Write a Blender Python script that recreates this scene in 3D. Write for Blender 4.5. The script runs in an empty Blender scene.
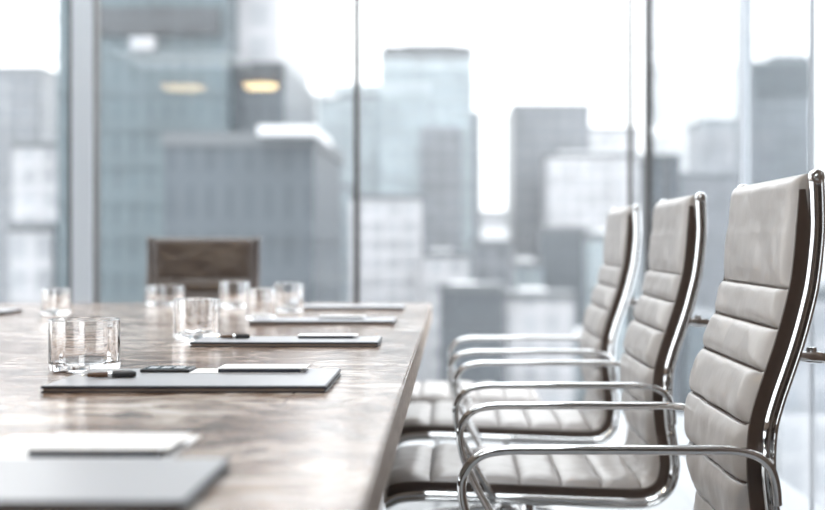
import bpy, bmesh, math, random
from mathutils import Vector, noise
random.seed(7)
S = bpy.context.scene
COL = S.collection

# ------------------------------------------------------------------ camera
FPX = 1235.0
EYE = 0.985
cam_d = bpy.data.cameras.new('camera')
cam = bpy.data.objects.new('camera', cam_d)
COL.objects.link(cam)
cam.location = (0, 0, EYE)
cam.rotation_euler = (math.pi / 2, 0, 0)
cam_d.sensor_width = 36.0
cam_d.lens = FPX / 825.0 * 36.0
cam_d.shift_x = -40.5 / 825.0
cam_d.shift_y = -12.0 / 825.0
cam_d.clip_start = 0.05
cam_d.clip_end = 5000
cam_d.dof.use_dof = True
cam_d.dof.focus_distance = 2.2
cam_d.dof.aperture_fstop = 2.35
S.camera = cam

# ------------------------------------------------------------------ world (bright overcast sky)
w = bpy.data.worlds.new('overcast_sky')
S.world = w
w.use_nodes = True
nt = w.node_tree
nt.nodes.clear()
geo = nt.nodes.new('ShaderNodeTexCoord')
sep = nt.nodes.new('ShaderNodeSeparateXYZ')
ramp = nt.nodes.new('ShaderNodeValToRGB')
bg = nt.nodes.new('ShaderNodeBackground')
out = nt.nodes.new('ShaderNodeOutputWorld')
nt.links.new(geo.outputs['Generated'], sep.inputs[0])
nt.links.new(sep.outputs['Z'], ramp.inputs[0])
ramp.color_ramp.elements[0].position = 0.0
ramp.color_ramp.elements[0].color = (0.50, 0.52, 0.54, 1)
ramp.color_ramp.elements[1].position = 0.75
ramp.color_ramp.elements[1].color = (0.97, 0.985, 1.0, 1)
nt.links.new(ramp.outputs[0], bg.inputs[0])
bg.inputs[1].default_value = 3.0
nt.links.new(bg.outputs[0], out.inputs[0])

# ------------------------------------------------------------------ exposure
S.view_settings.view_transform = 'Standard'
S.view_settings.look = 'None'
S.view_settings.gamma = 1.0
S.view_settings.use_curve_mapping = False
S.view_settings.exposure = 0.64
S.cycles.use_denoising = True
S.cycles.max_bounces = 14
S.cycles.diffuse_bounces = 4
S.cycles.glossy_bounces = 6
S.cycles.transmission_bounces = 12
S.cycles.transparent_max_bounces = 24
S.cycles.volume_bounces = 1
S.cycles.volume_max_steps = 64
S.cycles.sample_clamp_indirect = 8.0

# ------------------------------------------------------------------ helpers
def tag(o, label=None, cat=None, group=None, kind=None):
    if label: o['label'] = label
    if cat: o['category'] = cat
    if group: o['group'] = group
    if kind: o['kind'] = kind
    return o

def obj(name, bm, mat, parent=None, smooth=False, loc=None):
    bmesh.ops.recalc_face_normals(bm, faces=bm.faces)
    me = bpy.data.meshes.new(name)
    bm.to_mesh(me); bm.free()
    if mat: me.materials.append(mat)
    if smooth:
        for p in me.polygons: p.use_smooth = True
    if smooth: me.set_sharp_from_angle(angle=math.radians(42))
    o = bpy.data.objects.new(name, me)
    COL.objects.link(o)
    if parent: o.parent = parent
    if loc: o.location = loc
    return o

def empty(name, loc, rz=0):
    o = bpy.data.objects.new(name, None)
    o.empty_display_size = 0.1
    COL.objects.link(o)
    o.location = loc
    o.rotation_euler = (0, 0, rz)
    return o

def copy_tree(o, parent=None):
    c = o.copy(); COL.objects.link(c)
    if parent: c.parent = parent
    for ch in list(o.children): copy_tree(ch, c)
    return c

def box(bm, x0, x1, y0, y1, z0, z1):
    vs = [bm.verts.new(p) for p in ((x0,y0,z0),(x1,y0,z0),(x1,y1,z0),(x0,y1,z0),(x0,y0,z1),(x1,y0,z1),(x1,y1,z1),(x0,y1,z1))]
    for f in ((0,3,2,1),(4,5,6,7),(0,1,5,4),(1,2,6,5),(2,3,7,6),(3,0,4,7)):
        bm.faces.new([vs[i] for i in f])
    return bm

def boxbm(*a, bevel=0.0, seg=2):
    bm = box(bmesh.new(), *a)
    if bevel:
        bmesh.ops.bevel(bm, geom=list(bm.edges), offset=bevel, segments=seg, affect='EDGES', profile=0.5)
    return bm

def lathe(bm, prof, cx=0, cy=0, n=48):
    """prof: (r, z) list; r = 0 at an end closes it."""
    rings = []
    for r, z in prof:
        if r < 1e-6:
            rings.append([bm.verts.new((cx, cy, z))])
        else:
            rings.append([bm.verts.new((cx + r*math.cos(2*math.pi*k/n), cy + r*math.sin(2*math.pi*k/n), z)) for k in range(n)])
    for a, b in zip(rings, rings[1:]):
        for k in range(n):
            k2 = (k+1) % n
            if len(a) == 1 and len(b) == 1: continue
            if len(a) == 1: bm.faces.new((a[0], b[k], b[k2]))
            elif len(b) == 1: bm.faces.new((a[k], b[0], a[k2]))
            else: bm.faces.new((a[k], b[k], b[k2], a[k2]))
    return bm

def spline(pts, n):
    """Catmull-Rom through the points, resampled to n equal steps."""
    P = [Vector(p) for p in pts]
    P = [P[0]*2 - P[1]] + P + [P[-1]*2 - P[-2]]
    dense = []
    for i in range(1, len(P)-2):
        for k in range(16):
            t = k/16
            a, b, c, d = P[i-1], P[i], P[i+1], P[i+2]
            dense.append(0.5*((2*b) + (c-a)*t + (2*a-5*b+4*c-d)*t*t + (3*b-a-3*c+d)*t**3))
    dense.append(P[-2])
    L = [0]
    for a, b in zip(dense, dense[1:]): L.append(L[-1] + (b-a).length)
    res = []; j = 0
    for k in range(n):
        s = L[-1]*k/(n-1)
        while j < len(L)-2 and L[j+1] < s: j += 1
        t = (s-L[j])/max(1e-9, L[j+1]-L[j])
        res.append(dense[j].lerp(dense[j+1], min(1, t)))
    return res, L[-1]

def sweep(bm, path, section, ref=Vector((0,1,0)), cap=True, taper=None):
    """section: (a, b): a along the in-plane normal, b along ref."""
    rings = []
    for i, p in enumerate(path):
        t = (path[min(i+1, len(path)-1)] - path[max(i-1, 0)]).normalized()
        b = (ref - t*ref.dot(t)).normalized()
        n = t.cross(b).normalized()
        k = taper(i/(len(path)-1)) if taper else 1.0
        rings.append([bm.verts.new(p + n*(a*k) + b*(c*k)) for a, c in section])
    m = len(section)
    for r1, r2 in zip(rings, rings[1:]):
        for k in range(m):
            bm.faces.new((r1[k], r1[(k+1)%m], r2[(k+1)%m], r2[k]))
    if cap:
        bm.faces.new(rings[0]); bm.faces.new(rings[-1])
    return bm

def oval(a, b, n=14, p=2.0):
    r = []
    for k in range(n):
        t = 2*math.pi*k/n
        c, s = math.cos(t), math.sin(t)
        r.append((a*math.copysign(abs(c)**(2/p), c), b*math.copysign(abs(s)**(2/p), s)))
    return r

# ------------------------------------------------------------------ materials
def mat(name, base, rough=0.5, metal=0.0, **kw):
    m = bpy.data.materials.new(name); m.use_nodes = True
    b = m.node_tree.nodes['Principled BSDF']
    b.inputs['Base Color'].default_value = (*base, 1)
    b.inputs['Roughness'].default_value = rough
    b.inputs['Metallic'].default_value = metal
    for k, v in kw.items():
        b.inputs[k].default_value = v
    return m

def N(m, t, **kw):
    n = m.node_tree.nodes.new(t)
    for k, v in kw.items(): setattr(n, k, v)
    return n

def L(m, a, b): m.node_tree.links.new(a, b)

def coords(m, scale=(1,1,1), rot=(0,0,0)):
    tc = N(m, 'ShaderNodeTexCoord'); mp = N(m, 'ShaderNodeMapping')
    mp.inputs['Scale'].default_value = scale
    mp.inputs['Rotation'].default_value = rot
    L(m, tc.outputs['Object'], mp.inputs[0])
    return mp.outputs[0]

def noise_bump(m, scale, strength, dist=0.002, detail=4, sc=(1,1,1)):
    b = m.node_tree.nodes['Principled BSDF']
    n = N(m, 'ShaderNodeTexNoise'); n.inputs['Scale'].default_value = scale; n.inputs['Detail'].default_value = detail
    L(m, coords(m, sc), n.inputs[0])
    bp = N(m, 'ShaderNodeBump'); bp.inputs['Strength'].default_value = strength; bp.inputs['Distance'].default_value = dist
    L(m, n.outputs[0], bp.inputs['Height']); L(m, bp.outputs[0], b.inputs['Normal'])
    return n

def leather(name, col):
    m = mat(name, col, 0.32)
    b = m.node_tree.nodes['Principled BSDF']
    b.inputs['Specular IOR Level'].default_value = 0.6
    n = noise_bump(m, 26, 0.35, 0.004, 5)
    r = N(m, 'ShaderNodeMixRGB'); r.inputs[1].default_value = (*[c*0.94 for c in col], 1); r.inputs[2].default_value = (*[min(1, c*1.05) for c in col], 1)
    L(m, n.outputs[0], r.inputs[0]); L(m, r.outputs[0], b.inputs['Base Color'])
    return m

M = {}
M['leather'] = leather('taupe_leather', (0.33, 0.302, 0.285))
M['edging'] = leather('dark_brown_edge_leather', (0.062, 0.041, 0.032))
M['leather_dark'] = leather('brown_leather', (0.050, 0.034, 0.026))
M['chrome'] = mat('polished_chrome', (0.84, 0.84, 0.84), 0.04, 1.0)
M['satin'] = mat('brushed_aluminium', (0.72, 0.73, 0.75), 0.32, 1.0)
noise_bump(M['satin'], 40, 0.1, 0.001, 2, (1, 1, 0.02))
M['frame'] = mat('dark_painted_frame', (0.035, 0.032, 0.03), 0.4)
M['whitealu'] = mat('white_coated_aluminium', (0.52, 0.54, 0.57), 0.2, 0.3)
M['darkmetal'] = mat('dark_bronze_metal', (0.13, 0.11, 0.10), 0.4, 0.8)
M['black'] = mat('black_plastic', (0.02, 0.02, 0.022), 0.4)
M['paper'] = mat('white_paper', (0.86, 0.86, 0.87), 0.6)
noise_bump(M['paper'], 300, 0.08, 0.0005)
M['navy'] = mat('dark_navy_board', (0.018, 0.022, 0.035), 0.4)
M['folder'] = mat('grey_coated_cover', (0.37, 0.375, 0.40), 0.3)
noise_bump(M['folder'], 200, 0.08, 0.0005)
M['white'] = mat('white_plaster', (0.82, 0.82, 0.81), 0.7)
noise_bump(M['white'], 60, 0.1, 0.002)
M['gold'] = mat('brass_trim', (0.75, 0.5, 0.25), 0.25, 1.0)

def glass_mat():
    m = mat('clear_tumbler_glass', (0.93, 0.93, 0.93), 0.0)
    b = m.node_tree.nodes['Principled BSDF']
    b.inputs['Transmission Weight'].default_value = 1.0
    b.inputs['IOR'].default_value = 1.5
    return m
M['glass'] = glass_mat()

def pane_mat(name, tint, f0=0.075):
    """Clear architectural glass: transparent, with a Schlick reflection."""
    m = bpy.data.materials.new(name); m.use_nodes = True
    t = m.node_tree; t.nodes.clear()
    o = t.nodes.new('ShaderNodeOutputMaterial'); mix = t.nodes.new('ShaderNodeMixShader')
    tr = t.nodes.new('ShaderNodeBsdfTransparent'); tr.inputs[0].default_value = (*tint, 1)
    gl = t.nodes.new('ShaderNodeBsdfGlossy'); gl.inputs['Roughness'].default_value = 0.0
    lw = t.nodes.new('ShaderNodeLayerWeight'); lw.inputs[0].default_value = 0.5
    pw = t.nodes.new('ShaderNodeMath'); pw.operation = 'POWER'; pw.inputs[1].default_value = 5.0
    ma = t.nodes.new('ShaderNodeMath'); ma.operation = 'MULTIPLY_ADD'; ma.inputs[1].default_value = 1-f0; ma.inputs[2].default_value = f0
    t.links.new(lw.outputs['Facing'], pw.inputs[0]); t.links.new(pw.outputs[0], ma.inputs[0]); t.links.new(ma.outputs[0], mix.inputs[0])
    t.links.new(tr.outputs[0], mix.inputs[1]); t.links.new(gl.outputs[0], mix.inputs[2])
    t.links.new(mix.outputs[0], o.inputs[0])
    return m
M['pane'] = pane_mat('window_glass', (0.985, 0.99, 0.99), 0.02)
M['pane_side'] = pane_mat('low_iron_partition_glass', (0.955, 0.97, 0.98), 0.015)

def table_mat():
    m = mat('washed_reclaimed_timber', (0.5, 0.4, 0.3), 0.3)
    b = m.node_tree.nodes['Principled BSDF']
    v = coords(m, (1.3, 1.9, 1), (0, 0, 0.45))
    n1 = N(m, 'ShaderNodeTexNoise'); n1.inputs['Scale'].default_value = 5.5; n1.inputs['Detail'].default_value = 9; n1.inputs['Roughness'].default_value = 0.62; n1.inputs['Distortion'].default_value = 2.2
    L(m, v, n1.inputs[0])
    cr = N(m, 'ShaderNodeValToRGB')
    e = cr.color_ramp.elements
    e[0].position = 0.34; e[0].color = (0.10, 0.055, 0.035, 1)
    e[1].position = 0.60; e[1].color = (0.68, 0.645, 0.61, 1)
    x = e.new(0.46); x.color = (0.38, 0.285, 0.225, 1)
    L(m, n1.outputs[0], cr.inputs[0])
    v2 = coords(m, (1.5, 26, 4), (0, 0, 0.03))
    n2 = N(m, 'ShaderNodeTexNoise'); n2.inputs['Scale'].default_value = 4; n2.inputs['Detail'].default_value = 6
    L(m, v2, n2.inputs[0])
    cr2 = N(m, 'ShaderNodeValToRGB'); cr2.color_ramp.elements[0].position = 0.38; cr2.color_ramp.elements[0].color = (0.62, 0.54, 0.48, 1); cr2.color_ramp.elements[1].position = 0.6; cr2.color_ramp.elements[1].color = (1, 1, 1, 1)
    L(m, n2.outputs[0], cr2.inputs[0])
    mx = N(m, 'ShaderNodeMixRGB', blend_type='MULTIPLY'); mx.inputs[0].default_value = 0.8
    L(m, cr.outputs[0], mx.inputs[1]); L(m, cr2.outputs[0], mx.inputs[2])
    n3 = N(m, 'ShaderNodeTexNoise'); n3.inputs['Scale'].default_value = 2.3; n3.inputs['Detail'].default_value = 3
    L(m, coords(m, (1, 1.3, 1)), n3.inputs[0])
    cr3 = N(m, 'ShaderNodeValToRGB'); cr3.color_ramp.elements[0].position = 0.42; cr3.color_ramp.elements[0].color = (0.62, 0.50, 0.42, 1); cr3.color_ramp.elements[1].position = 0.56; cr3.color_ramp.elements[1].color = (1.12, 1.1, 1.08, 1)
    L(m, n3.outputs[0], cr3.inputs[0])
    mx0 = mx; mx = N(m, 'ShaderNodeMixRGB', blend_type='MULTIPLY'); mx.inputs[0].default_value = 0.9
    L(m, mx0.outputs[0], mx.inputs[1]); L(m, cr3.outputs[0], mx.inputs[2])
    # plank joints
    br = N(m, 'ShaderNodeTexBrick'); br.offset = 0.37
    br.inputs['Scale'].default_value = 1.0; br.inputs['Mortar Size'].default_value = 0.0022; br.inputs['Brick Width'].default_value = 1.25; br.inputs['Row Height'].default_value = 0.19
    br.inputs['Color1'].default_value = (1, 1, 1, 1); br.inputs['Color2'].default_value = (0.88, 0.86, 0.85, 1); br.inputs['Mortar'].default_value = (0.35, 0.25, 0.2, 1)
    L(m, coords(m, (1,1,1)), br.inputs[0])
    mx2 = N(m, 'ShaderNodeMixRGB', blend_type='MULTIPLY'); mx2.inputs[0].default_value = 0.75
    L(m, mx.outputs[0], mx2.inputs[1]); L(m, br.outputs[0], mx2.inputs[2])
    L(m, mx2.outputs[0], b.inputs['Base Color'])
    rr = N(m, 'ShaderNodeMapRange'); rr.inputs[3].default_value = 0.07; rr.inputs[4].default_value = 0.25
    L(m, n1.outputs[0], rr.inputs[0]); L(m, rr.outputs[0], b.inputs['Roughness'])
    bp = N(m, 'ShaderNodeBump'); bp.inputs['Strength'].default_value = 0.22; bp.inputs['Distance'].default_value = 0.004
    L(m, n1.outputs[0], bp.inputs['Height']); L(m, bp.outputs[0], b.inputs['Normal'])
    b.inputs['Specular IOR Level'].default_value = 0.55
    return m
M['table'] = table_mat()

def edge_mat():
    m = mat('sawn_timber_edge', (0.45, 0.36, 0.3), 0.5)
    b = m.node_tree.nodes['Principled BSDF']
    n = N(m, 'ShaderNodeTexNoise'); n.inputs['Scale'].default_value = 6; n.inputs['Detail'].default_value = 6
    L(m, coords(m, (1, 4, 14)), n.inputs[0])
    cr = N(m, 'ShaderNodeValToRGB'); cr.color_ramp.elements[0].position = 0.35; cr.color_ramp.elements[0].color = (0.40, 0.31, 0.245, 1); cr.color_ramp.elements[1].position = 0.65; cr.color_ramp.elements[1].color = (0.60, 0.50, 0.42, 1)
    L(m, n.outputs[0], cr.inputs[0]); L(m, cr.outputs[0], b.inputs['Base Color'])
    return m
M['edge'] = edge_mat()

def wood_wall():
    m = mat('walnut_panelling', (0.16, 0.09, 0.055), 0.4)
    b = m.node_tree.nodes['Principled BSDF']
    n = N(m, 'ShaderNodeTexNoise'); n.inputs['Scale'].default_value = 5; n.inputs['Detail'].default_value = 6
    L(m, coords(m, (6, 6, 0.6)), n.inputs[0])
    cr = N(m, 'ShaderNodeValToRGB'); cr.color_ramp.elements[0].color = (0.05, 0.033, 0.025, 1); cr.color_ramp.elements[1].color = (0.14, 0.10, 0.078, 1)
    L(m, n.outputs[0], cr.inputs[0]); L(m, cr.outputs[0], b.inputs['Base Color'])
    return m
M['walnut'] = wood_wall()

def floor_mat():
    m = mat('pale_stone_floor', (0.6, 0.61, 0.62), 0.4)
    b = m.node_tree.nodes['Principled BSDF']
    br = N(m, 'ShaderNodeTexBrick'); br.offset = 0.0
    br.inputs['Scale'].default_value = 1.0; br.inputs['Mortar Size'].default_value = 0.003; br.inputs['Brick Width'].default_value = 0.9; br.inputs['Row Height'].default_value = 0.9
    br.inputs['Color1'].default_value = (0.34, 0.35, 0.36, 1); br.inputs['Color2'].default_value = (0.30, 0.31, 0.32, 1); br.inputs['Mortar'].default_value = (0.22, 0.22, 0.23, 1)
    L(m, coords(m), br.inputs[0]); L(m, br.outputs[0], b.inputs['Base Color'])
    return m
M['floor'] = floor_mat()

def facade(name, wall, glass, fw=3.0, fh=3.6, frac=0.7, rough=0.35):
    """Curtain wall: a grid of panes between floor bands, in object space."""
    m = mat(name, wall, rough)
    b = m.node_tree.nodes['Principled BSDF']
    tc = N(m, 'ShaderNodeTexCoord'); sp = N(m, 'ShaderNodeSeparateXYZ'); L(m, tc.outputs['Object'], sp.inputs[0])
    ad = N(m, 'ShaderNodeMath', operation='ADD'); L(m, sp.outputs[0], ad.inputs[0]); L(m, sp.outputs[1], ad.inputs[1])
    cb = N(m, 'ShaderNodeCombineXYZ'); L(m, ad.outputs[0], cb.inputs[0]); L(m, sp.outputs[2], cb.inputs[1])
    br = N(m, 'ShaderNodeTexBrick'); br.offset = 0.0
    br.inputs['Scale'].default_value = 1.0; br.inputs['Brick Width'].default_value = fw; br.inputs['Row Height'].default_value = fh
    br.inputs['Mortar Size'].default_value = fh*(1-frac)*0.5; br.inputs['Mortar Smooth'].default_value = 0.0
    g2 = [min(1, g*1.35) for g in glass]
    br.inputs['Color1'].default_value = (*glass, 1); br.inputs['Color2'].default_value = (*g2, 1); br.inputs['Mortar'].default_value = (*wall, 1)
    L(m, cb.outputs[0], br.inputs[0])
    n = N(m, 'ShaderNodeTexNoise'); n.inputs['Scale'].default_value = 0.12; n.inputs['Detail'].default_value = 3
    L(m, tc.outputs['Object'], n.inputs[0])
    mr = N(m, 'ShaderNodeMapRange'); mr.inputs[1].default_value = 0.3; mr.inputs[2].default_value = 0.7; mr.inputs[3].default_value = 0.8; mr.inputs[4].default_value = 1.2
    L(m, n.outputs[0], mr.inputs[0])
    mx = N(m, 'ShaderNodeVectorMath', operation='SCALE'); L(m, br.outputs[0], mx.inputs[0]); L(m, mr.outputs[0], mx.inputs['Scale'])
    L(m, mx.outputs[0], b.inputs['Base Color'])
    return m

# ------------------------------------------------------------------ the setting
XW, YW, XL, YB, H = 1.07, 6.8, -5.2, -4.5, 3.0
def struct(name, bm, m, parent=None, kind=True):
    o = obj(name, bm, m, parent)
    if parent is None: o['kind'] = 'structure'
    return o
struct('floor', boxbm(XL-.3, XW+.3, YB-.3, YW+.3, -0.3, 0), M['floor'])
struct('ceiling', boxbm(XL-.3, XW+.3, YB-.3, YW+.3, H, H+.25), M['white'])
struct('wall_back', boxbm(XL-.3, XW+.3, YB-.3, YB, 0, H), M['walnut'])

def px(x, D): return (x - 453.0)*D/FPX
def pz(y, D): return EYE - (y - 243.0)*D/FPX

# glass wall beyond the table, divided by uprights where the photo has them
m1a, m1b = px(76, YW), px(96, YW)
m2 = px(357, YW); m3a = px(630, YW)
def window(n, x0, x1, y, parts):
    o = obj('window_%d' % n, boxbm(x0, x1, y, y+.012, 0, H), M['pane'])
    o['kind'] = 'structure'
    for (a, b, c, d, mm, nm) in parts:
        obj(nm, boxbm(a, b, c, d, 0, H, bevel=.002, seg=1), mm, o)
    return o
window(1, XL, m1a, YW, [])
window(2, m1b, m2-.012, YW, [(m1a, m1b, YW-.08, YW+.06, M['whitealu'], 'mullion'), (m1a-.030, m1a, YW-.05, YW+.05, M['frame'], 'mullion_gasket'), (m1b, m1b+.010, YW-.05, YW+.05, M['frame'], 'mullion_gasket')])
window(3, m2+.012, m3a-.01, YW, [(m2-.014, m2+.014, YW-.05, YW+.05, M['frame'], 'mullion')])
window(4, m3a+.008, XW, YW, [(m3a-.010, m3a+.008, YW-.05, YW+.03, M['frame'], 'mullion'), (XW-.012, XW+.028, YW-.03, YW+.04, M['frame'], 'corner_mullion')])
# side glass wall, frameless joints
J1, J2 = XW*FPX/287.0, XW*FPX/357.0
def side_pane(n, y0, y1, parts):
    o = obj('window_%d' % n, boxbm(XW, XW+.012, y0, y1, 0, H), M['pane_side'])
    o['kind'] = 'structure'
    for (a, b, c, d, mm, nm) in parts:
        obj(nm, boxbm(a, b, c, d, 0, H), mm, o)
side_pane(5, J1+.004, YW-.05, [(XW-.006, XW+.03, J1-.05, J1+.0, M['whitealu'], 'glass_post')])
side_pane(6, J2+.004, J1-.055, [(XW-.001, XW+.014, J2-.001, J2+.0035, M['whitealu'], 'glass_clip')])
side_pane(7, 3.3, J2-.012, [])
struct('unseen_wall_right', boxbm(XW, XW+.2, YB, 3.3, 0, H), M['walnut'])  # unseen dark wall added so the chrome rails reflect dark brown
# left glass wall, outside the frame, that lets the daylight onto the chairs
o = obj('window_8', boxbm(XL-.012, XL, -1.5, YW, 0, H), M['pane']); o['kind'] = 'structure'
struct('wall_left', boxbm(XL-.2, XL, YB, -1.5, 0, H), M['walnut'])
for k in range(5):
    yy = -1.5 + k*1.8
    obj('mullion', boxbm(XL-.06, XL+.06, yy, yy+.06, 0, H), M['satin'], o)

# ------------------------------------------------------------------ table
TZ = 0.765; TT = 0.065; TX1 = -0.0765; TX0 = -1.96; TY0 = 0.35; TY1 = 4.53
t = empty('conference_table', (-1.02, 2.4, 0))
tag(t, 'long conference table with a washed timber top and thick sawn edge', 'table')
bm = box(bmesh.new(), TX0, TX1, TY0, TY1, TZ-TT, TZ)
bmesh.ops.translate(bm, verts=bm.verts, vec=(1.02, -2.4, 0))
bmesh.ops.bevel(bm, geom=list(bm.edges), offset=.003, segments=2, affect='EDGES')
top = obj('tabletop', bm, M['table'], t)
top.data.materials.append(M['edge'])
for p in top.data.polygons:
    if p.normal.z < 0.6: p.material_index = 1
for yy in (-1.35, 1.35):
    obj('pedestal', boxbm(-.45, .45, yy-.09, yy+.09, 0, TZ-TT, bevel=.01), M['walnut'], t)
obj('stretcher_beam', boxbm(-.06, .06, -1.26, 1.26, .45, .6, bevel=.005), M['walnut'], t)

# ------------------------------------------------------------------ chairs
RAIL = [(.585,1.099),(.587,1.05),(.587,1.0),(.579,.925),(.567,.87),(.553,.82),(.538,.775),(.521,.725),(.510,.68),(.507,.62),(.512,.56),(.520,.505),(.524,.455),(.513,.413),(.484,.386),(.44,.378),(.35,.380),(.2,.386),(.05,.392),(-.06,.395),(-.12,.390),(-.155,.374)]
HW = 0.243
NS = 440
path, PLEN = spline([(x, 0, z) for x, z in RAIL], NS)
def s_at(test):
    return min(range(NS), key=test)
seam_i = [s_at(lambda i, z=z: abs(path[i].z - z) + (0 if path[i].x > .45 and path[i].z > .45 else 9)) for z in (.905,.836,.766,.685,.592,.50)]
seam_i += [s_at(lambda i, x=x: abs(path[i].x - x) + (0 if path[i].z < .42 else 9)) for x in (.46,.36,.262,.165,.062,-.045)]
seam_i = [0] + seam_i + [NS-1]

def pad_mesh(seed=0, i0=0, i1=NS-1, up=1.0):
    bm = bmesh.new()
    MU = 36
    rows_f, rows_b = [], []
    us = [math.sin((-1 + 2*j/MU)*math.pi/2*0.93)/math.sin(math.pi/2*.93) for j in range(MU+1)]
    for i in range(i0, i1+1):
        p = path[i]
        tn = (path[min(i+1, NS-1)] - path[max(i-1, 0)]).normalized()
        n = Vector((tn.z, 0, -tn.x))          # towards the sitter / up
        if i < 120 and n.x > 0: n = -n
        k = max(j for j in range(len(seam_i)-1) if seam_i[j] <= i)
        a, b = seam_i[k], seam_i[k+1]
        tt = (i-a)/max(1, b-a)
        ln = (b-a)/NS*PLEN
        amp = min(.0125, ln*.15)
        if k == 0:
            bulge = .007*(1-abs(2*tt-1)**3) if tt > .5 else .007-.011*(1-2*tt)
        elif k == len(seam_i)-2:
            bulge = amp*(1-abs(2*tt-1)**2.4) if tt < .5 else amp
        else:
            bulge = amp*(1-abs(2*tt-1)**3.5)**.8
        endk = 1.0
        d = min(i-i0, i1-i)/NS*PLEN
        if d < .022: endk = math.sqrt(max(0, 1-(1-d/.022)**2))*.96+.04
        rf, rb = [], []
        for u in us:
            e = (1-min(1, abs(u))**12)**.45
            ed = min(1.0, (1-abs(u))*9)
            wr = noise.noise(Vector((p.x*9+seed, u*2.2, p.z*9))) * .005 + noise.noise(Vector((p.x*26+seed*3, u*7, p.z*26))) * .0026
            pull = -.004 if i in seam_i[1:-1] else 0
            hgt = .006 + (.027 + bulge*(.35+.65*ed) + wr*ed + pull)*e*endk
            y = u*HW
            rf.append(bm.verts.new(p + n*hgt + Vector((0, y, 0))))
            rb.append(bm.verts.new(p + n*(.004-.006*endk*e) + Vector((0, y, 0))))
        rows_f.append(rf); rows_b.append(rb)
    R = len(rows_f)
    for i in range(R-1):
        for j in range(MU):
            fc = bm.faces.new((rows_f[i][j], rows_f[i][j+1], rows_f[i+1][j+1], rows_f[i+1][j]))
            if (i+i0) in seam_i[1:-1] and abs(us[j]+us[j+1]) < 1.9: fc.material_index = 1
            bm.faces.new((rows_b[i][j], rows_b[i+1][j], rows_b[i+1][j+1], rows_b[i][j+1]))
        for j in (0, MU):
            bm.faces.new((rows_f[i][j], rows_f[i+1][j], rows_b[i+1][j], rows_b[i][j]))
    for i in (0, R-1):
        for j in range(MU):
            bm.faces.new((rows_f[i][j], rows_f[i][j+1], rows_b[i][j+1], rows_b[i][j]))
    return bm

def band_mesh(side, i0=0, i1=NS-1):
    P = []
    for i in range(i0+8, i1-3):
        p = path[i]
        tn = (path[min(i+1, NS-1)] - path[max(i-1, 0)]).normalized()
        n = Vector((tn.z, 0, -tn.x))
        if i < 120 and n.x > 0: n = -n
        P.append(p + n*.0145 + Vector((0, side*(HW+.0005), 0)))
    return sweep(bmesh.new(), P, oval(.0125, .0035, 12, 3), taper=lambda t: min(1, .45+t*12))

RSEC = [(-.0050,0),(-.0060,.006),(-.0060,.012),(-.0035,.0175),(.0005,.0195),(.0035,.0175),(.0045,.0115),(.0060,.0090),(.0078,.0090),(.0090,.0115),(.0098,.0165),(.0125,.0195),(.0160,.0180),(.0185,.013),(.0190,.006),(.0175,0)]
def rail_mesh(side):
    bm = bmesh.new()
    sec = [(a, side*b) for a, b in RSEC]
    sweep(bm, [p + Vector((0, side*(HW+.0012), 0)) for p in path], sec, taper=None)
    # rounded head at the top
    tp = path[0]
    m = lathe(bmesh.new(), [(0,-.0100),(.0105,-.0095),(.0128,-.006),(.0132,0),(.0128,.006),(.0105,.0095),(0,.0100)], n=24)
    bmesh.ops.rotate(m, verts=m.verts, matrix=__import__('mathutils').Matrix.Rotation(math.pi/2, 3, 'X'))
    bmesh.ops.translate(m, verts=m.verts, vec=(tp.x+.0062, side*(HW+.0108), tp.z-.007))
    me = bpy.data.meshes.new('x'); m.to_mesh(me); m.free(); bm.from_mesh(me); bpy.data.meshes.remove(me)
    return bm

def disc_y(x, y, z, r, th, n=20):
    m = lathe(bmesh.new(), [(0,-th/2),(r*.8,-th/2),(r,-th/4),(r,th/4),(r*.8,th/2),(0,th/2)], n=n)
    bmesh.ops.rotate(m, verts=m.verts, matrix=__import__('mathutils').Matrix.Rotation(math.pi/2, 3, 'X'))
    bmesh.ops.translate(m, verts=m.verts, vec=(x, y, z))
    return m

def arm_mesh(side):
    y = HW + .0285
    pts = [(.526, HW+.017, .560), (.523, HW+.020, .590), (.512, y-.003, .622), (.488, y, .642), (.45, y, .650), (.38, y, .6505), (.25, y, .651), (.14, y, .651), (.082, y, .650),
           (.045, y, .642), (.022, y, .620), (.014, y, .590), (.022, y, .545), (.045, y, .490), (.072, y, .440), (.092, y-.004, .405), (.104, HW+.017, .388)]
    P, _ = spline([(a, side*b, c) for a, b, c in pts], 110)
    return sweep(bmesh.new(), P, oval(.0078, .0095, 16, 2.4))

def base_meshes(drop):
    col = bmesh.new()
    lathe(col, [(0,.095),(.034,.095),(.034,.14),(.026,.15),(.026,.24),(.018,.25),(.018,.345-drop),(.045,.35-drop),(.045,.366-drop),(0,.366-drop)], cx=.2, n=28)
    legs, casts = [], []
    for k in range(5):
        a = 2*math.pi*k/5 + .3
        P = [Vector((.2+math.cos(a)*r, math.sin(a)*r, z)) for r, z in ((.02,.118),(.10,.108),(.2,.09),(.285,.072))]
        b = sweep(bmesh.new(), P, oval(.012, .016, 12, 3), ref=Vector((-math.sin(a), math.cos(a), 0)))
        legs.append(b)
        cx, cy = .2+math.cos(a)*.275, math.sin(a)*.275
        c = bmesh.new()
        for s in (-1, 1):
            d = disc_y(cx, cy+s*.013, .027, .027, .014)
            me = bpy.data.meshes.new('x'); d.to_mesh(me); d.free(); c.from_mesh(me); bpy.data.meshes.remove(me)
        box(c, cx-.008, cx+.008, cy-.006, cy+.006, .03, .075)
        casts.append(c)
    return col, legs, casts

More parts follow.
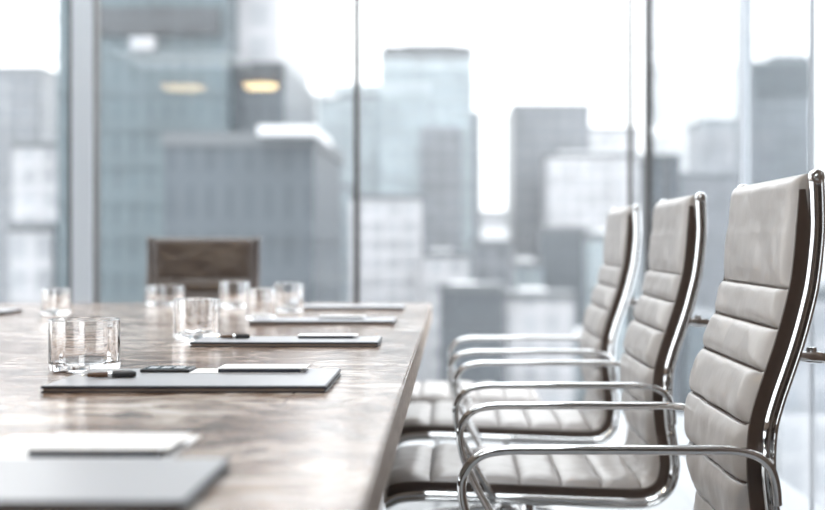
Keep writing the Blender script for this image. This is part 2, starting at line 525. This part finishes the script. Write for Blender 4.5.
def make_chair(name, lea, seed, drop=0.0, railm=None):
    railm = railm or M['chrome']
    root = empty(name, (0,0,0))
    dz = (0, 0, -drop)
    obj('cushion_sling', pad_mesh(seed), lea, root, True, dz).data.materials.append(M['edging'])
    for s in (-1, 1):
        obj('edge_band', band_mesh(s), M['edging'], root, True, dz)
        r = obj('side_rail', rail_mesh(s), railm, root, True, dz)
        bmh = disc_y(path[0].x+.0062, s*(HW+.0222), path[0].z-.007, .006, .004)
        obj('rail_screw', bmh, M['chrome'], r, True)
        obj('rail_screw', disc_y(.518, s*(HW+.021), .555-.02, .007, .008), M['chrome'], r, True)
        obj('armrest', arm_mesh(s), M['chrome'], root, True, dz)
    # rear spreader behind the back
    P, _ = spline([(.553, -HW-.006, .800), (.592, -HW-.004, .800), (.619, -HW+.02, .795), (.624, -.17, .788), (.612, -.09, .784), (.605, 0, .783), (.612, .09, .784), (.624, .17, .788), (.619, HW-.02, .795), (.592, HW+.004, .800), (.553, HW+.006, .800)], 70)
    sp = obj('back_spreader', sweep(bmesh.new(), P, oval(.004, .0075, 12, 2.5), ref=Vector((0,0,1))), M['chrome'], root, True, dz)
    for s in (-1, 1):
        kn = lathe(bmesh.new(), [(0,.815),(.008,.814),(.009,.805),(.006,.800),(.006,.792)], cx=.588, cy=s*(HW-.004), n=14)
        obj('spreader_bolt', kn, M['chrome'], sp, True)
    # spreaders below the seat
    for x in (.06, .36):
        P, _ = spline([(x, -HW-.002, .379), (x, -HW+.04, .366), (x, -.1, .360), (x, .1, .360), (x, HW-.04, .366), (x, HW+.002, .379)], 30)
        obj('seat_spreader', sweep(bmesh.new(), P, oval(.006, .018, 12, 2.6), ref=Vector((1,0,0))), M['chrome'], root, True, dz)
    obj('seat_mount', boxbm(.05, .37, -.05, .05, .345, .357, bevel=.004), M['black'], root, False, dz)
    col, legs, casts = base_meshes(drop)
    obj('gas_column', col, M['chrome'], root, True)
    for l, c in zip(legs, casts):
        lo = obj('base_leg', l, M['chrome'], root, True)
        obj('castor', c, M['black'], lo, False)
    return root

G = 'leather conference chairs along the right side of the table'
proto = make_chair('office_chair', M['leather'], 0)
proto.location = (0, 2.265, 0)
tag(proto, 'grey leather high-back chair with chrome frame, nearest of the three beside the table', 'chair', G)
c2 = copy_tree(proto); c2.location = (-.008, 3.165, 0)
c2['label'] = 'grey leather high-back chair with chrome frame, standing between two matching chairs'
c3 = copy_tree(proto); c3.location = (-.024, 4.065, 0)
c3['label'] = 'grey leather high-back chair with chrome frame, farthest of the row of three'
ec = make_chair('office_chair', M['leather_dark'], 5, drop=.09, railm=M['darkmetal'])
ec.location = (-1.17, 5.2, 0); ec.rotation_euler = (0, 0, math.pi/2)
tag(ec, 'dark brown leather chair facing the camera at the far head of the table', 'chair')

# low leather footstool beyond the row (only a seat shows there)
fs = empty('footstool', (-.075, 4.72, 0))
tag(fs, 'low grey leather stool without back or arms beyond the farthest chair of the row', 'stool')
i_seat = s_at(lambda i: abs(path[i].x - .40) + (0 if path[i].z < .42 else 9))
obj('cushion_sling', pad_mesh(9, i_seat, NS-1), M['leather'], fs, True).data.materials.append(M['edging'])
for s in (-1, 1):
    obj('side_rail', sweep(bmesh.new(), [p + Vector((0, s*(HW+.0012), 0)) for p in path[i_seat:]], [(a, s*b) for a, b in RSEC]), M['chrome'], fs, True)
for x in (.06, .30):
    obj('seat_spreader', boxbm(x-.018, x+.018, -HW, HW, .356, .366, bevel=.003), M['chrome'], fs)
for x in (.02, .34):
    for y in (-.2, .2):
        obj('leg', lathe(bmesh.new(), [(0,0),(.014,0),(.012,.02),(.012,.375),(0,.375)], cx=x, cy=y, n=16), M['chrome'], fs, True)

# ------------------------------------------------------------------ things on the table
def folder(x0, x1, y0, y1, label, name='document_folder'):
    r = empty(name, ((x0+x1)/2, (y0+y1)/2, TZ))
    wx, wy = (x1-x0)/2, (y1-y0)/2
    obj('back_cover', boxbm(-wx, wx, -wy, wy, 0.0003, .0030, bevel=.001, seg=1), M['navy'], r)
    obj('page_block', boxbm(-wx+.004, wx-.004, -wy+.002, wy-.003, .0031, .0058), M['gold_paper'], r)
    f = obj('front_cover', boxbm(-wx, wx, -wy, wy, .0059, .0100, bevel=.001, seg=1), M['navy'], r)
    obj('cover_sheet', boxbm(-wx+.003, wx-.003, -wy+.003, wy-.003, .0101, .0106), M['folder'], f)
    tag(r, label, 'folder', 'document folders set out on the table')
    return r
M['gold_paper'] = mat('kraft_paper_edges', (0.34, 0.26, 0.2), 0.6)
FZ = TZ + .0107
folder(-.66, -.217, 1.0, 1.205, 'large grey folder with dark edges cut off by the bottom left of the photo')
folder(-.605, -.186, 1.81, 2.06, 'grey folder with dark edges in sharp focus beside the largest tumbler, phone on it')
folder(-.557, -.158, 2.61, 2.772, 'grey folder with dark edges in front of the second largest tumbler, pen on its corner')
folder(-.548, -.158, 3.31, 3.475, 'pale blurred folder, fourth from the camera, in front of two touching tumblers')
folder(-.548, -.162, 4.03, 4.18, 'pale blurred folder farthest from the camera near the table end')
folder(-1.82, -1.375, 3.78, 3.95, 'blurred folder on the far left side of the table, cut by the photo edge')

def notepad(cx, cy, z, wx, wy, label, rot=0, th=.0065):
    r = empty('notepad', (cx, cy, z), rot)
    obj('backing_board', boxbm(-wx/2, wx/2, -wy/2, wy/2, 0.0002, th*.8, bevel=.0006, seg=1), M['navy'], r)
    bm = boxbm(-wx/2-.001, wx/2+.009, -wy/2+.001, wy/2+.004, th*.81, th)
    obj('paper_block', bm, M['paper'], r)
    tag(r, label, 'notepad', 'white notepads')
    return r
def sheet(x0, x1, y0, y1, z, th, label, rot=0):
    bm = boxbm(-(x1-x0)/2, (x1-x0)/2, -(y1-y0)/2, (y1-y0)/2, 0.0002, th)
    o = obj('paper_sheet', bm, M['paper'], None, False, ((x0+x1)/2, (y0+y1)/2, z))
    o.rotation_euler = (0, 0, rot)
    tag(o, label, 'paper')
    return o
sheet(-.50, -.285, 1.222, 1.40, TZ, .0018, 'loose white sheet under the blurred notepad nearest the camera')
notepad(-.365, 1.305, TZ+.0019, .135, .10, 'blurred white notepad with dark backing behind the nearest folder', th=.009)
notepad(-.312, 2.018, FZ, .132, .062, 'white notepad with dark backing on the sharply focused folder', th=.008)
sheet(-.425, -.240, 1.985, 2.054, FZ, .0007, 'thin white sheet lying under the notepad and beside the phone')
notepad(-.28, 2.735, FZ, .12, .052, 'small white notepad on the third folder behind the focused one')
notepad(-.31, 3.43, FZ, .12, .05, 'blurred white notepad on the fourth folder from the camera')

# phone
ph = empty('smartphone', (-.466, 2.022, FZ), 0.0)
tag(ph, 'flat black phone lying on the focused folder left of the notepad', 'phone')
obj('case', boxbm(-.04, .04, -.028, .028, .0002, .0052, bevel=.0018), M['black'], ph)
obj('screen', boxbm(-.036, .036, -.025, .025, .0053, .0057), mat('dark_glass_screen', (.015,.018,.022), .05), ph)
M['icon'] = mat('grey_print', (.35,.38,.42), .4)
for k in range(3):
    obj('button', boxbm(-.030+k*.021, -.016+k*.021, -.016, .012, .0058, .0061), M['icon'], ph)

def pen(cx, cy, z, ln, rot, label):
    r = empty('ballpoint_pen', (cx, cy, z), rot)
    Mx = __import__('mathutils').Matrix.Rotation(math.pi/2, 3, 'Y')
    def cyl(prof):
        b = lathe(bmesh.new(), prof, n=18)
        bmesh.ops.rotate(b, verts=b.verts, matrix=Mx)
        bmesh.ops.translate(b, verts=b.verts, vec=(0,0,.0052))
        return b
    h = ln/2
    obj('barrel', cyl([(0,-h+.012),(.0035,-h+.012),(.0048,-h+.03),(.0048,.0),(0,.0)]), M['pen_brown'], r, True)
    obj('tip', cyl([(0,-h),(.0008,-h+.001),(.0034,-h+.0119),(0,-h+.0119)]), M['chrome'], r, True)
    obj('cap', cyl([(0,.0062),(.0051,.0062),(.0051,h-.004),(.0035,h),(0,h)]), M['black'], r, True)
    obj('ring', cyl([(0,.0002),(.0051,.0002),(.0051,.006),(0,.006)]), M['chrome'], r, True)
    b = boxbm(.008, h-.006, -.0012, .0012, .0106, .0116); obj('clip', b, M['chrome'], r)
    tag(r, label, 'pen', 'pens')
M['pen_brown'] = mat('brown_lacquer', (.10,.05,.025), .2)
pen(-.535, 1.915, FZ, .085, .22, 'brown and black pen lying on the focused folder by the largest tumbler')
pen(-.482, 2.70, FZ, .075, .22, 'blurred dark pen lying on the third folder beside a tumbler')

def tumbler(cx, cy, r, h, label, n=64, wall=.0075):
    prof = [(0,.0004),(r*.93,.0004),(r*.985,.003),(r,.009),(r,h-.0012),(r-wall*.3,h),(r-wall*.7,h),(r-wall,h-.0012),
            (r-wall,.020),(r-wall-.004,.0135),(r*.5,.0120),(0,.0118)]
    b = lathe(bmesh.new(), prof, n=n)
    for v in b.verts:                      # ten soft facets cut on the inside wall
        q = math.hypot(v.co.x, v.co.y)
        if q < r-wall*.9 and q > r*.8:
            a = math.atan2(v.co.y, v.co.x) % (math.pi/5) - math.pi/10
            k = math.cos(math.pi/10)/math.cos(a)
            v.co.x *= k; v.co.y *= k
    o = obj('glass_tumbler', b, M['glass'], None, True, (cx, cy, TZ))
    tag(o, label, 'glass', 'glass tumblers on the table')
    return o
tumbler(-.637, 2.134, .0605, .089, 'largest clear glass tumbler, sharp, at the left end of the focused folder')
tumbler(-.588, 2.832, .0525, .093, 'clear glass tumbler behind the third folder, second largest in the photo')
tumbler(-.548, 3.530, .0435, .090, 'blurred tumbler at the left end of the fourth folder, nearer one of a pair')
tumbler(-.745, 4.22, .0500, .088, 'blurred clear tumbler in front of the right side of the brown chair')
tumbler(-.525, 3.945, .0475, .091, 'blurred clear tumbler, rightmost on the table')
tumbler(-1.015, 4.36, .0660, .070, 'wide low blurred tumbler in front of the left side of the brown chair')
tumbler(-1.219, 3.79, .0430, .080, 'blurred clear tumbler alone at the far left of the table')

# ------------------------------------------------------------------ pendants mirrored in the window, and added ceiling fill
def lamp(x, y, z, r, power, label):
    rt = empty('pendant_lamp', (x, y, z))
    obj('shade', lathe(bmesh.new(), [(0,.07),(r,.07),(r,-.0),(r-.012,0),(r-.012,.058),(0,.058)], n=48), M['gold'], rt, True)
    e = bpy.data.materials.new('warm_diffuser'); e.use_nodes = True
    b = e.node_tree.nodes['Principled BSDF']; b.inputs['Emission Color'].default_value = (1, .72, .34, 1); b.inputs['Emission Strength'].default_value = power
    obj('diffuser', lathe(bmesh.new(), [(0,-.045),(r*.75,-.04),(r-.015,-.01),(r-.014,.05),(0,.05)], n=48), e, rt, True)
    obj('cord', lathe(bmesh.new(), [(0,.07),(.004,.07),(.004,H-z),(0,H-z)], n=10), M['black'], rt)
    tag(rt, label, 'lamp')
lamp(-1.96, 1.0, 2.60, .19, 34, 'bright round warm pendant lamp reflected in the window beside the big tower')
lamp(-2.75, 1.0, 2.58, .24, 9, 'dim round warm pendant lamp reflected in the window over the big tower')

M['fill_panel'] = mat('added_fill_panel', (.9,.9,.9), .5)  # glowing panels added out of view to brighten chairs, table and papers
pb = M['fill_panel'].node_tree.nodes['Principled BSDF']; pb.inputs['Emission Color'].default_value = (.90, .96, 1, 1); pb.inputs['Emission Strength'].default_value = 3.2
for (x, y, lb) in ((-3.4, 4.6, 'unseen square fill light added left of the table'), (-1.35, 4.6, 'unseen square fill light added over the far half of the table'), (.3, 4.6, 'unseen square fill light added above the row of chairs'), (-.5, 6.0, 'unseen square fill light added near the window wall'), (-.2, 2.4, 'unseen square fill light added above the nearest chair'), (-.2, .2, 'unseen square fill light added above the camera'), (-2.9, .2, 'unseen square fill light added left of the camera'), (-.9, -2.2, 'unseen square fill light added nearest the back wall')):
    r = empty('ceiling_fill_light', (x, y, H))
    obj('frame', boxbm(-.66, .66, -.66, .66, -.03, -.001, bevel=.004), M['satin'], r)
    obj('diffuser', boxbm(-.63, .63, -.63, .63, -.036, -.0305), M['fill_panel'], r)
    tag(r, lb, 'lamp', 'added ceiling fill lights')

# ------------------------------------------------------------------ the city
GZ = -42.0
bm = boxbm(-1500, 1500, 30, 3000, GZ-2, GZ)
gm = mat('street_paving', (0.24, 0.25, 0.26), 0.8)
noise_bump(gm, 0.05, 0.2, 0.5)
g = obj('city_ground', bm, gm); g['kind'] = 'structure'

F = {
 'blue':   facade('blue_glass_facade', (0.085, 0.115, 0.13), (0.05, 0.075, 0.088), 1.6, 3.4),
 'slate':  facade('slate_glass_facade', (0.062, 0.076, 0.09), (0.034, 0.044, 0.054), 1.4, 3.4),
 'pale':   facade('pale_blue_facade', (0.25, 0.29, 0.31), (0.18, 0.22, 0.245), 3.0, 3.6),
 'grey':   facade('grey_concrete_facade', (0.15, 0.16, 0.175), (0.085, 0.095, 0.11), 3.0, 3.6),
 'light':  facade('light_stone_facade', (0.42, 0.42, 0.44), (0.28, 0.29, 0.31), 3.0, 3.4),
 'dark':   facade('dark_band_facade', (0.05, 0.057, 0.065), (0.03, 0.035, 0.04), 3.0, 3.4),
}
M['roof'] = mat('roof_gravel', (0.30, 0.30, 0.31), 0.9)
M['rooflight'] = mat('white_membrane_roof', (0.62, 0.63, 0.65), 0.7)
M['plant'] = mat('roof_plant_metal', (0.11, 0.12, 0.13), 0.6)

FOOT = []
def tower(x0, x1, ytop, D, depth, f, label, parts=(), cat='building', name='tower_block', group=None):
    X0, X1, Z = px(x0, D), px(x1, D), pz(ytop, D)
    r = empty(name, ((X0+X1)/2, D, GZ))
    FOOT.append((X0, X1, D, D+depth))
    hw = (X1-X0)/2
    hh = Z - GZ
    b = boxbm(-hw, hw, 0, depth, 0, hh)
    # floor ledges that catch light
    nz = int(hh/3.6)
    if D < 320 and nz < 60:
        for k in range(1, nz):
            box(b, -hw-.15, hw+.15, -.15, depth+.15, k*3.6-.15, k*3.6+.15)
    obj('facade', b, F[f], r)
    obj('parapet', boxbm(-hw-.2, hw+.2, -.2, depth+.2, hh, hh+1.0), M['plant'], r)
    for p in parts:
        kind, a0, a1, yt, yb, mt = p[:6]
        A0, A1 = px(a0, D)-(X0+X1)/2, px(a1, D)-(X0+X1)/2
        Zt, Zb = pz(yt, D)-GZ, pz(yb, D)-GZ
        off = p[6] if len(p) > 6 else -.6
        dd = p[7] if len(p) > 7 else depth*.8
        obj(kind, boxbm(A0, A1, off, dd, Zb, Zt), mt, r)
    tag(r, label, cat, group)
    return r

tower(57, 226, -110, 120, 40, 'blue', 'huge blue-grey glass tower filling the left window', [
    ('mechanical_floor', 97, 221, 8, 36, F['dark'], -.6), ('reflection_patch', 133, 157, 38, 51, F['light'], -.9, 0),  # pale patch standing in for a bright reflection in the window glass
    ('setback_wing', 226, 279, 56, 660, F['slate'], 4, 34), ('upper_glazing', 226.5, 271, -60, 56, F['light'], 6, 32), ('roof_band', 233, 278, 57, 76, F['dark'], 3.4, 4)])
tower(165, 314, 146, 88, 22, 'slate', 'dark gridded office block in front of the huge glass tower', [
    ('roof_canopy', 262, 318, 128, 137, M['rooflight'], -2, 10), ('plant_room', 250, 300, 137, 146, M['rooflight'], 2, 12)])
tower(-60, 41, 71, 260, 40, 'grey', 'grey office tower at the left edge of the photo', [('plant_room', 5, 36, 68, 71, M['plant'], 4, 30)])
tower(12, 66, 148, 180, 30, 'light', 'pale stepped building below the grey tower at the left edge', [('plant_room', 20, 45, 140, 148, M['rooflight'], 3, 20)])
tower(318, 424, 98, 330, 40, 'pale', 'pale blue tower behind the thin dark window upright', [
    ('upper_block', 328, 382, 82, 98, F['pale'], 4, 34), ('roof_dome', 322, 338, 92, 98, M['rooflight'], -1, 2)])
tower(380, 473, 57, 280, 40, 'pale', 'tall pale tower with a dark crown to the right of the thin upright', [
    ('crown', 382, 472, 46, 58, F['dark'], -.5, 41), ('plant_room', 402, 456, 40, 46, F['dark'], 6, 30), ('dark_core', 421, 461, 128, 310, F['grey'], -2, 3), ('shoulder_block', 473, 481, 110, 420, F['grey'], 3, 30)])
tower(513, 590, 108, 300, 40, 'grey', 'grey square office block right of the open sky gap', [('plant_room', 538, 580, 104, 108, M['plant'], 4, 30)])
tower(588, 640, 130, 400, 40, 'light', 'lighter low wing behind the square office block')
tower(548, 650, 158, 272, 18, 'light', 'wide pale building in front of the square office block', [('plant_room', 560, 615, 150, 158, M['rooflight'], 4, 20)])
tower(541, 586, 232, 252, 8, 'slate', 'small dark block low in the city beneath the square office block', [])
tower(746, 811, 66, 290, 10, 'grey', 'grey-blue tower behind the side glass above the nearest chair', [('roof_band', 748, 811, 66, 96, F['dark'], -.5), ('plant_room', 775, 811, 54, 66, F['grey'], 2, 8)])
tower(704, 738, 122, 420, 30, 'light', 'faint pale tower between the corner upright and the glass post', [])
tower(655, 680, 160, 212, 20, 'grey', 'slim grey block just right of the corner upright', [])
tower(676, 750, 178, 330, 20, 'light', 'pale mid-rise behind the middle chair headrest', [('plant_room', 690, 720, 170, 178, M['rooflight'], 4, 14)])
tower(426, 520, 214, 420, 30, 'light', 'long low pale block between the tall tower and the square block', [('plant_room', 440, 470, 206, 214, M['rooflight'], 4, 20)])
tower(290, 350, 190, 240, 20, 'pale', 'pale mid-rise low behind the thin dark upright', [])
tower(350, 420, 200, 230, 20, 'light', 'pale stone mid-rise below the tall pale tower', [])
tower(780, 900, 300, 110, 16, 'light', 'low pale rooftop seen at the right edge of the photo behind the nearest chair', [])

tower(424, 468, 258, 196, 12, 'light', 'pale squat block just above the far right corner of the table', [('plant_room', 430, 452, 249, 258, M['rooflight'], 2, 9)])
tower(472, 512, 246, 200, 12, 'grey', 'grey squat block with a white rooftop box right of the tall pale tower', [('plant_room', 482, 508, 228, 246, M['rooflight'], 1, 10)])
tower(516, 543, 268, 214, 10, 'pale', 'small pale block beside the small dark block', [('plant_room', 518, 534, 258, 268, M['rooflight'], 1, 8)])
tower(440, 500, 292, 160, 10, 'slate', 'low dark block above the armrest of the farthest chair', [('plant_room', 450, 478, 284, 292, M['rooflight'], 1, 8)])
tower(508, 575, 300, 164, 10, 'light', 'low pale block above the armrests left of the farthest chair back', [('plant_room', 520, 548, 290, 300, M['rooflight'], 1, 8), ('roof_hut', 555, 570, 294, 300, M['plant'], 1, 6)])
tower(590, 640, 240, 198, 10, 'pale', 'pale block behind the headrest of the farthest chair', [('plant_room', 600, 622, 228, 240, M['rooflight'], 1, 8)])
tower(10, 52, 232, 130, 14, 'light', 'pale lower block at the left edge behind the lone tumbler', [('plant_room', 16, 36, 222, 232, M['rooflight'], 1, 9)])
# low-rise streets below
mats = ['light', 'pale', 'grey', 'light', 'slate', 'pale']
words = {'light': 'pale stone', 'pale': 'pale blue', 'grey': 'grey', 'slate': 'dark slate'}
ordw = ['leftmost', 'second from left', 'third from left', 'fourth from left', 'fifth from left', 'sixth from left', 'seventh from left', 'eighth from left', 'ninth from left', 'tenth from left']
roww = ['nearest', 'second', 'third', 'fourth', 'fifth', 'farthest']
for row, D in enumerate((222, 290, 360, 440, 560, 740)):
    x = 396 + random.uniform(-10, 4)
    k = 0
    while x < 745 and k < 10:
        wpx = random.uniform(26, 46)
        hgt = random.uniform(8, 17) + min(20, (D-230)*.16)*random.random()
        f = random.choice(mats); dep = random.uniform(12, 20)
        if row < 2 and random.random() < .75: hgt += random.uniform(6, 20)
        X0, X1 = px(x, D), px(x+wpx, D)
        white = random.random() < .6
        plant = random.random() < .6
        x += wpx + random.uniform(3, 12)
        if any(X0-1.5 < b and X1+1.5 > a and D-3 < d and D+dep+1.5 > c for a, b, c, d in FOOT): continue
        r = empty('low_rise_building', ((X0+X1)/2, D, GZ))
        hw = (X1-X0)/2
        obj('facade', boxbm(-hw, hw, 0, dep, 0, hgt), F[f], r)
        obj('roof', boxbm(-hw-.2, hw+.2, -.2, dep+.2, hgt, hgt+.8), M['rooflight'] if white else M['roof'], r)
        if plant:
            obj('plant_room', boxbm(-hw*.4, hw*.3, 3, dep*.6, hgt+.8, hgt+3.6), random.choice([M['plant'], M['rooflight']]), r)
        tag(r, '%s low-rise with %s roof, %s in the %s street row' % (words[f], 'white' if white else 'grey', ordw[k], roww[row]), 'building', 'low-rise buildings in the streets')
        k += 1

# ------------------------------------------------------------------ haze hanging over the city
hm = bpy.data.materials.new('city_haze'); hm.use_nodes = True
hm.node_tree.nodes.clear()
vs = hm.node_tree.nodes.new('ShaderNodeVolumeScatter'); vo = hm.node_tree.nodes.new('ShaderNodeOutputMaterial')
vs.inputs['Color'].default_value = (0.93, 0.965, 1.0, 1); vs.inputs['Density'].default_value = 0.00045; vs.inputs['Anisotropy'].default_value = 0.1
hm.node_tree.links.new(vs.outputs[0], vo.inputs['Volume'])
hz = obj('city_haze', boxbm(-700, 700, 32, 1300, GZ+.1, 190), hm)
hz['kind'] = 'stuff'; hz['label'] = 'pale haze hanging over the city outside the windows'; hz['category'] = 'haze'
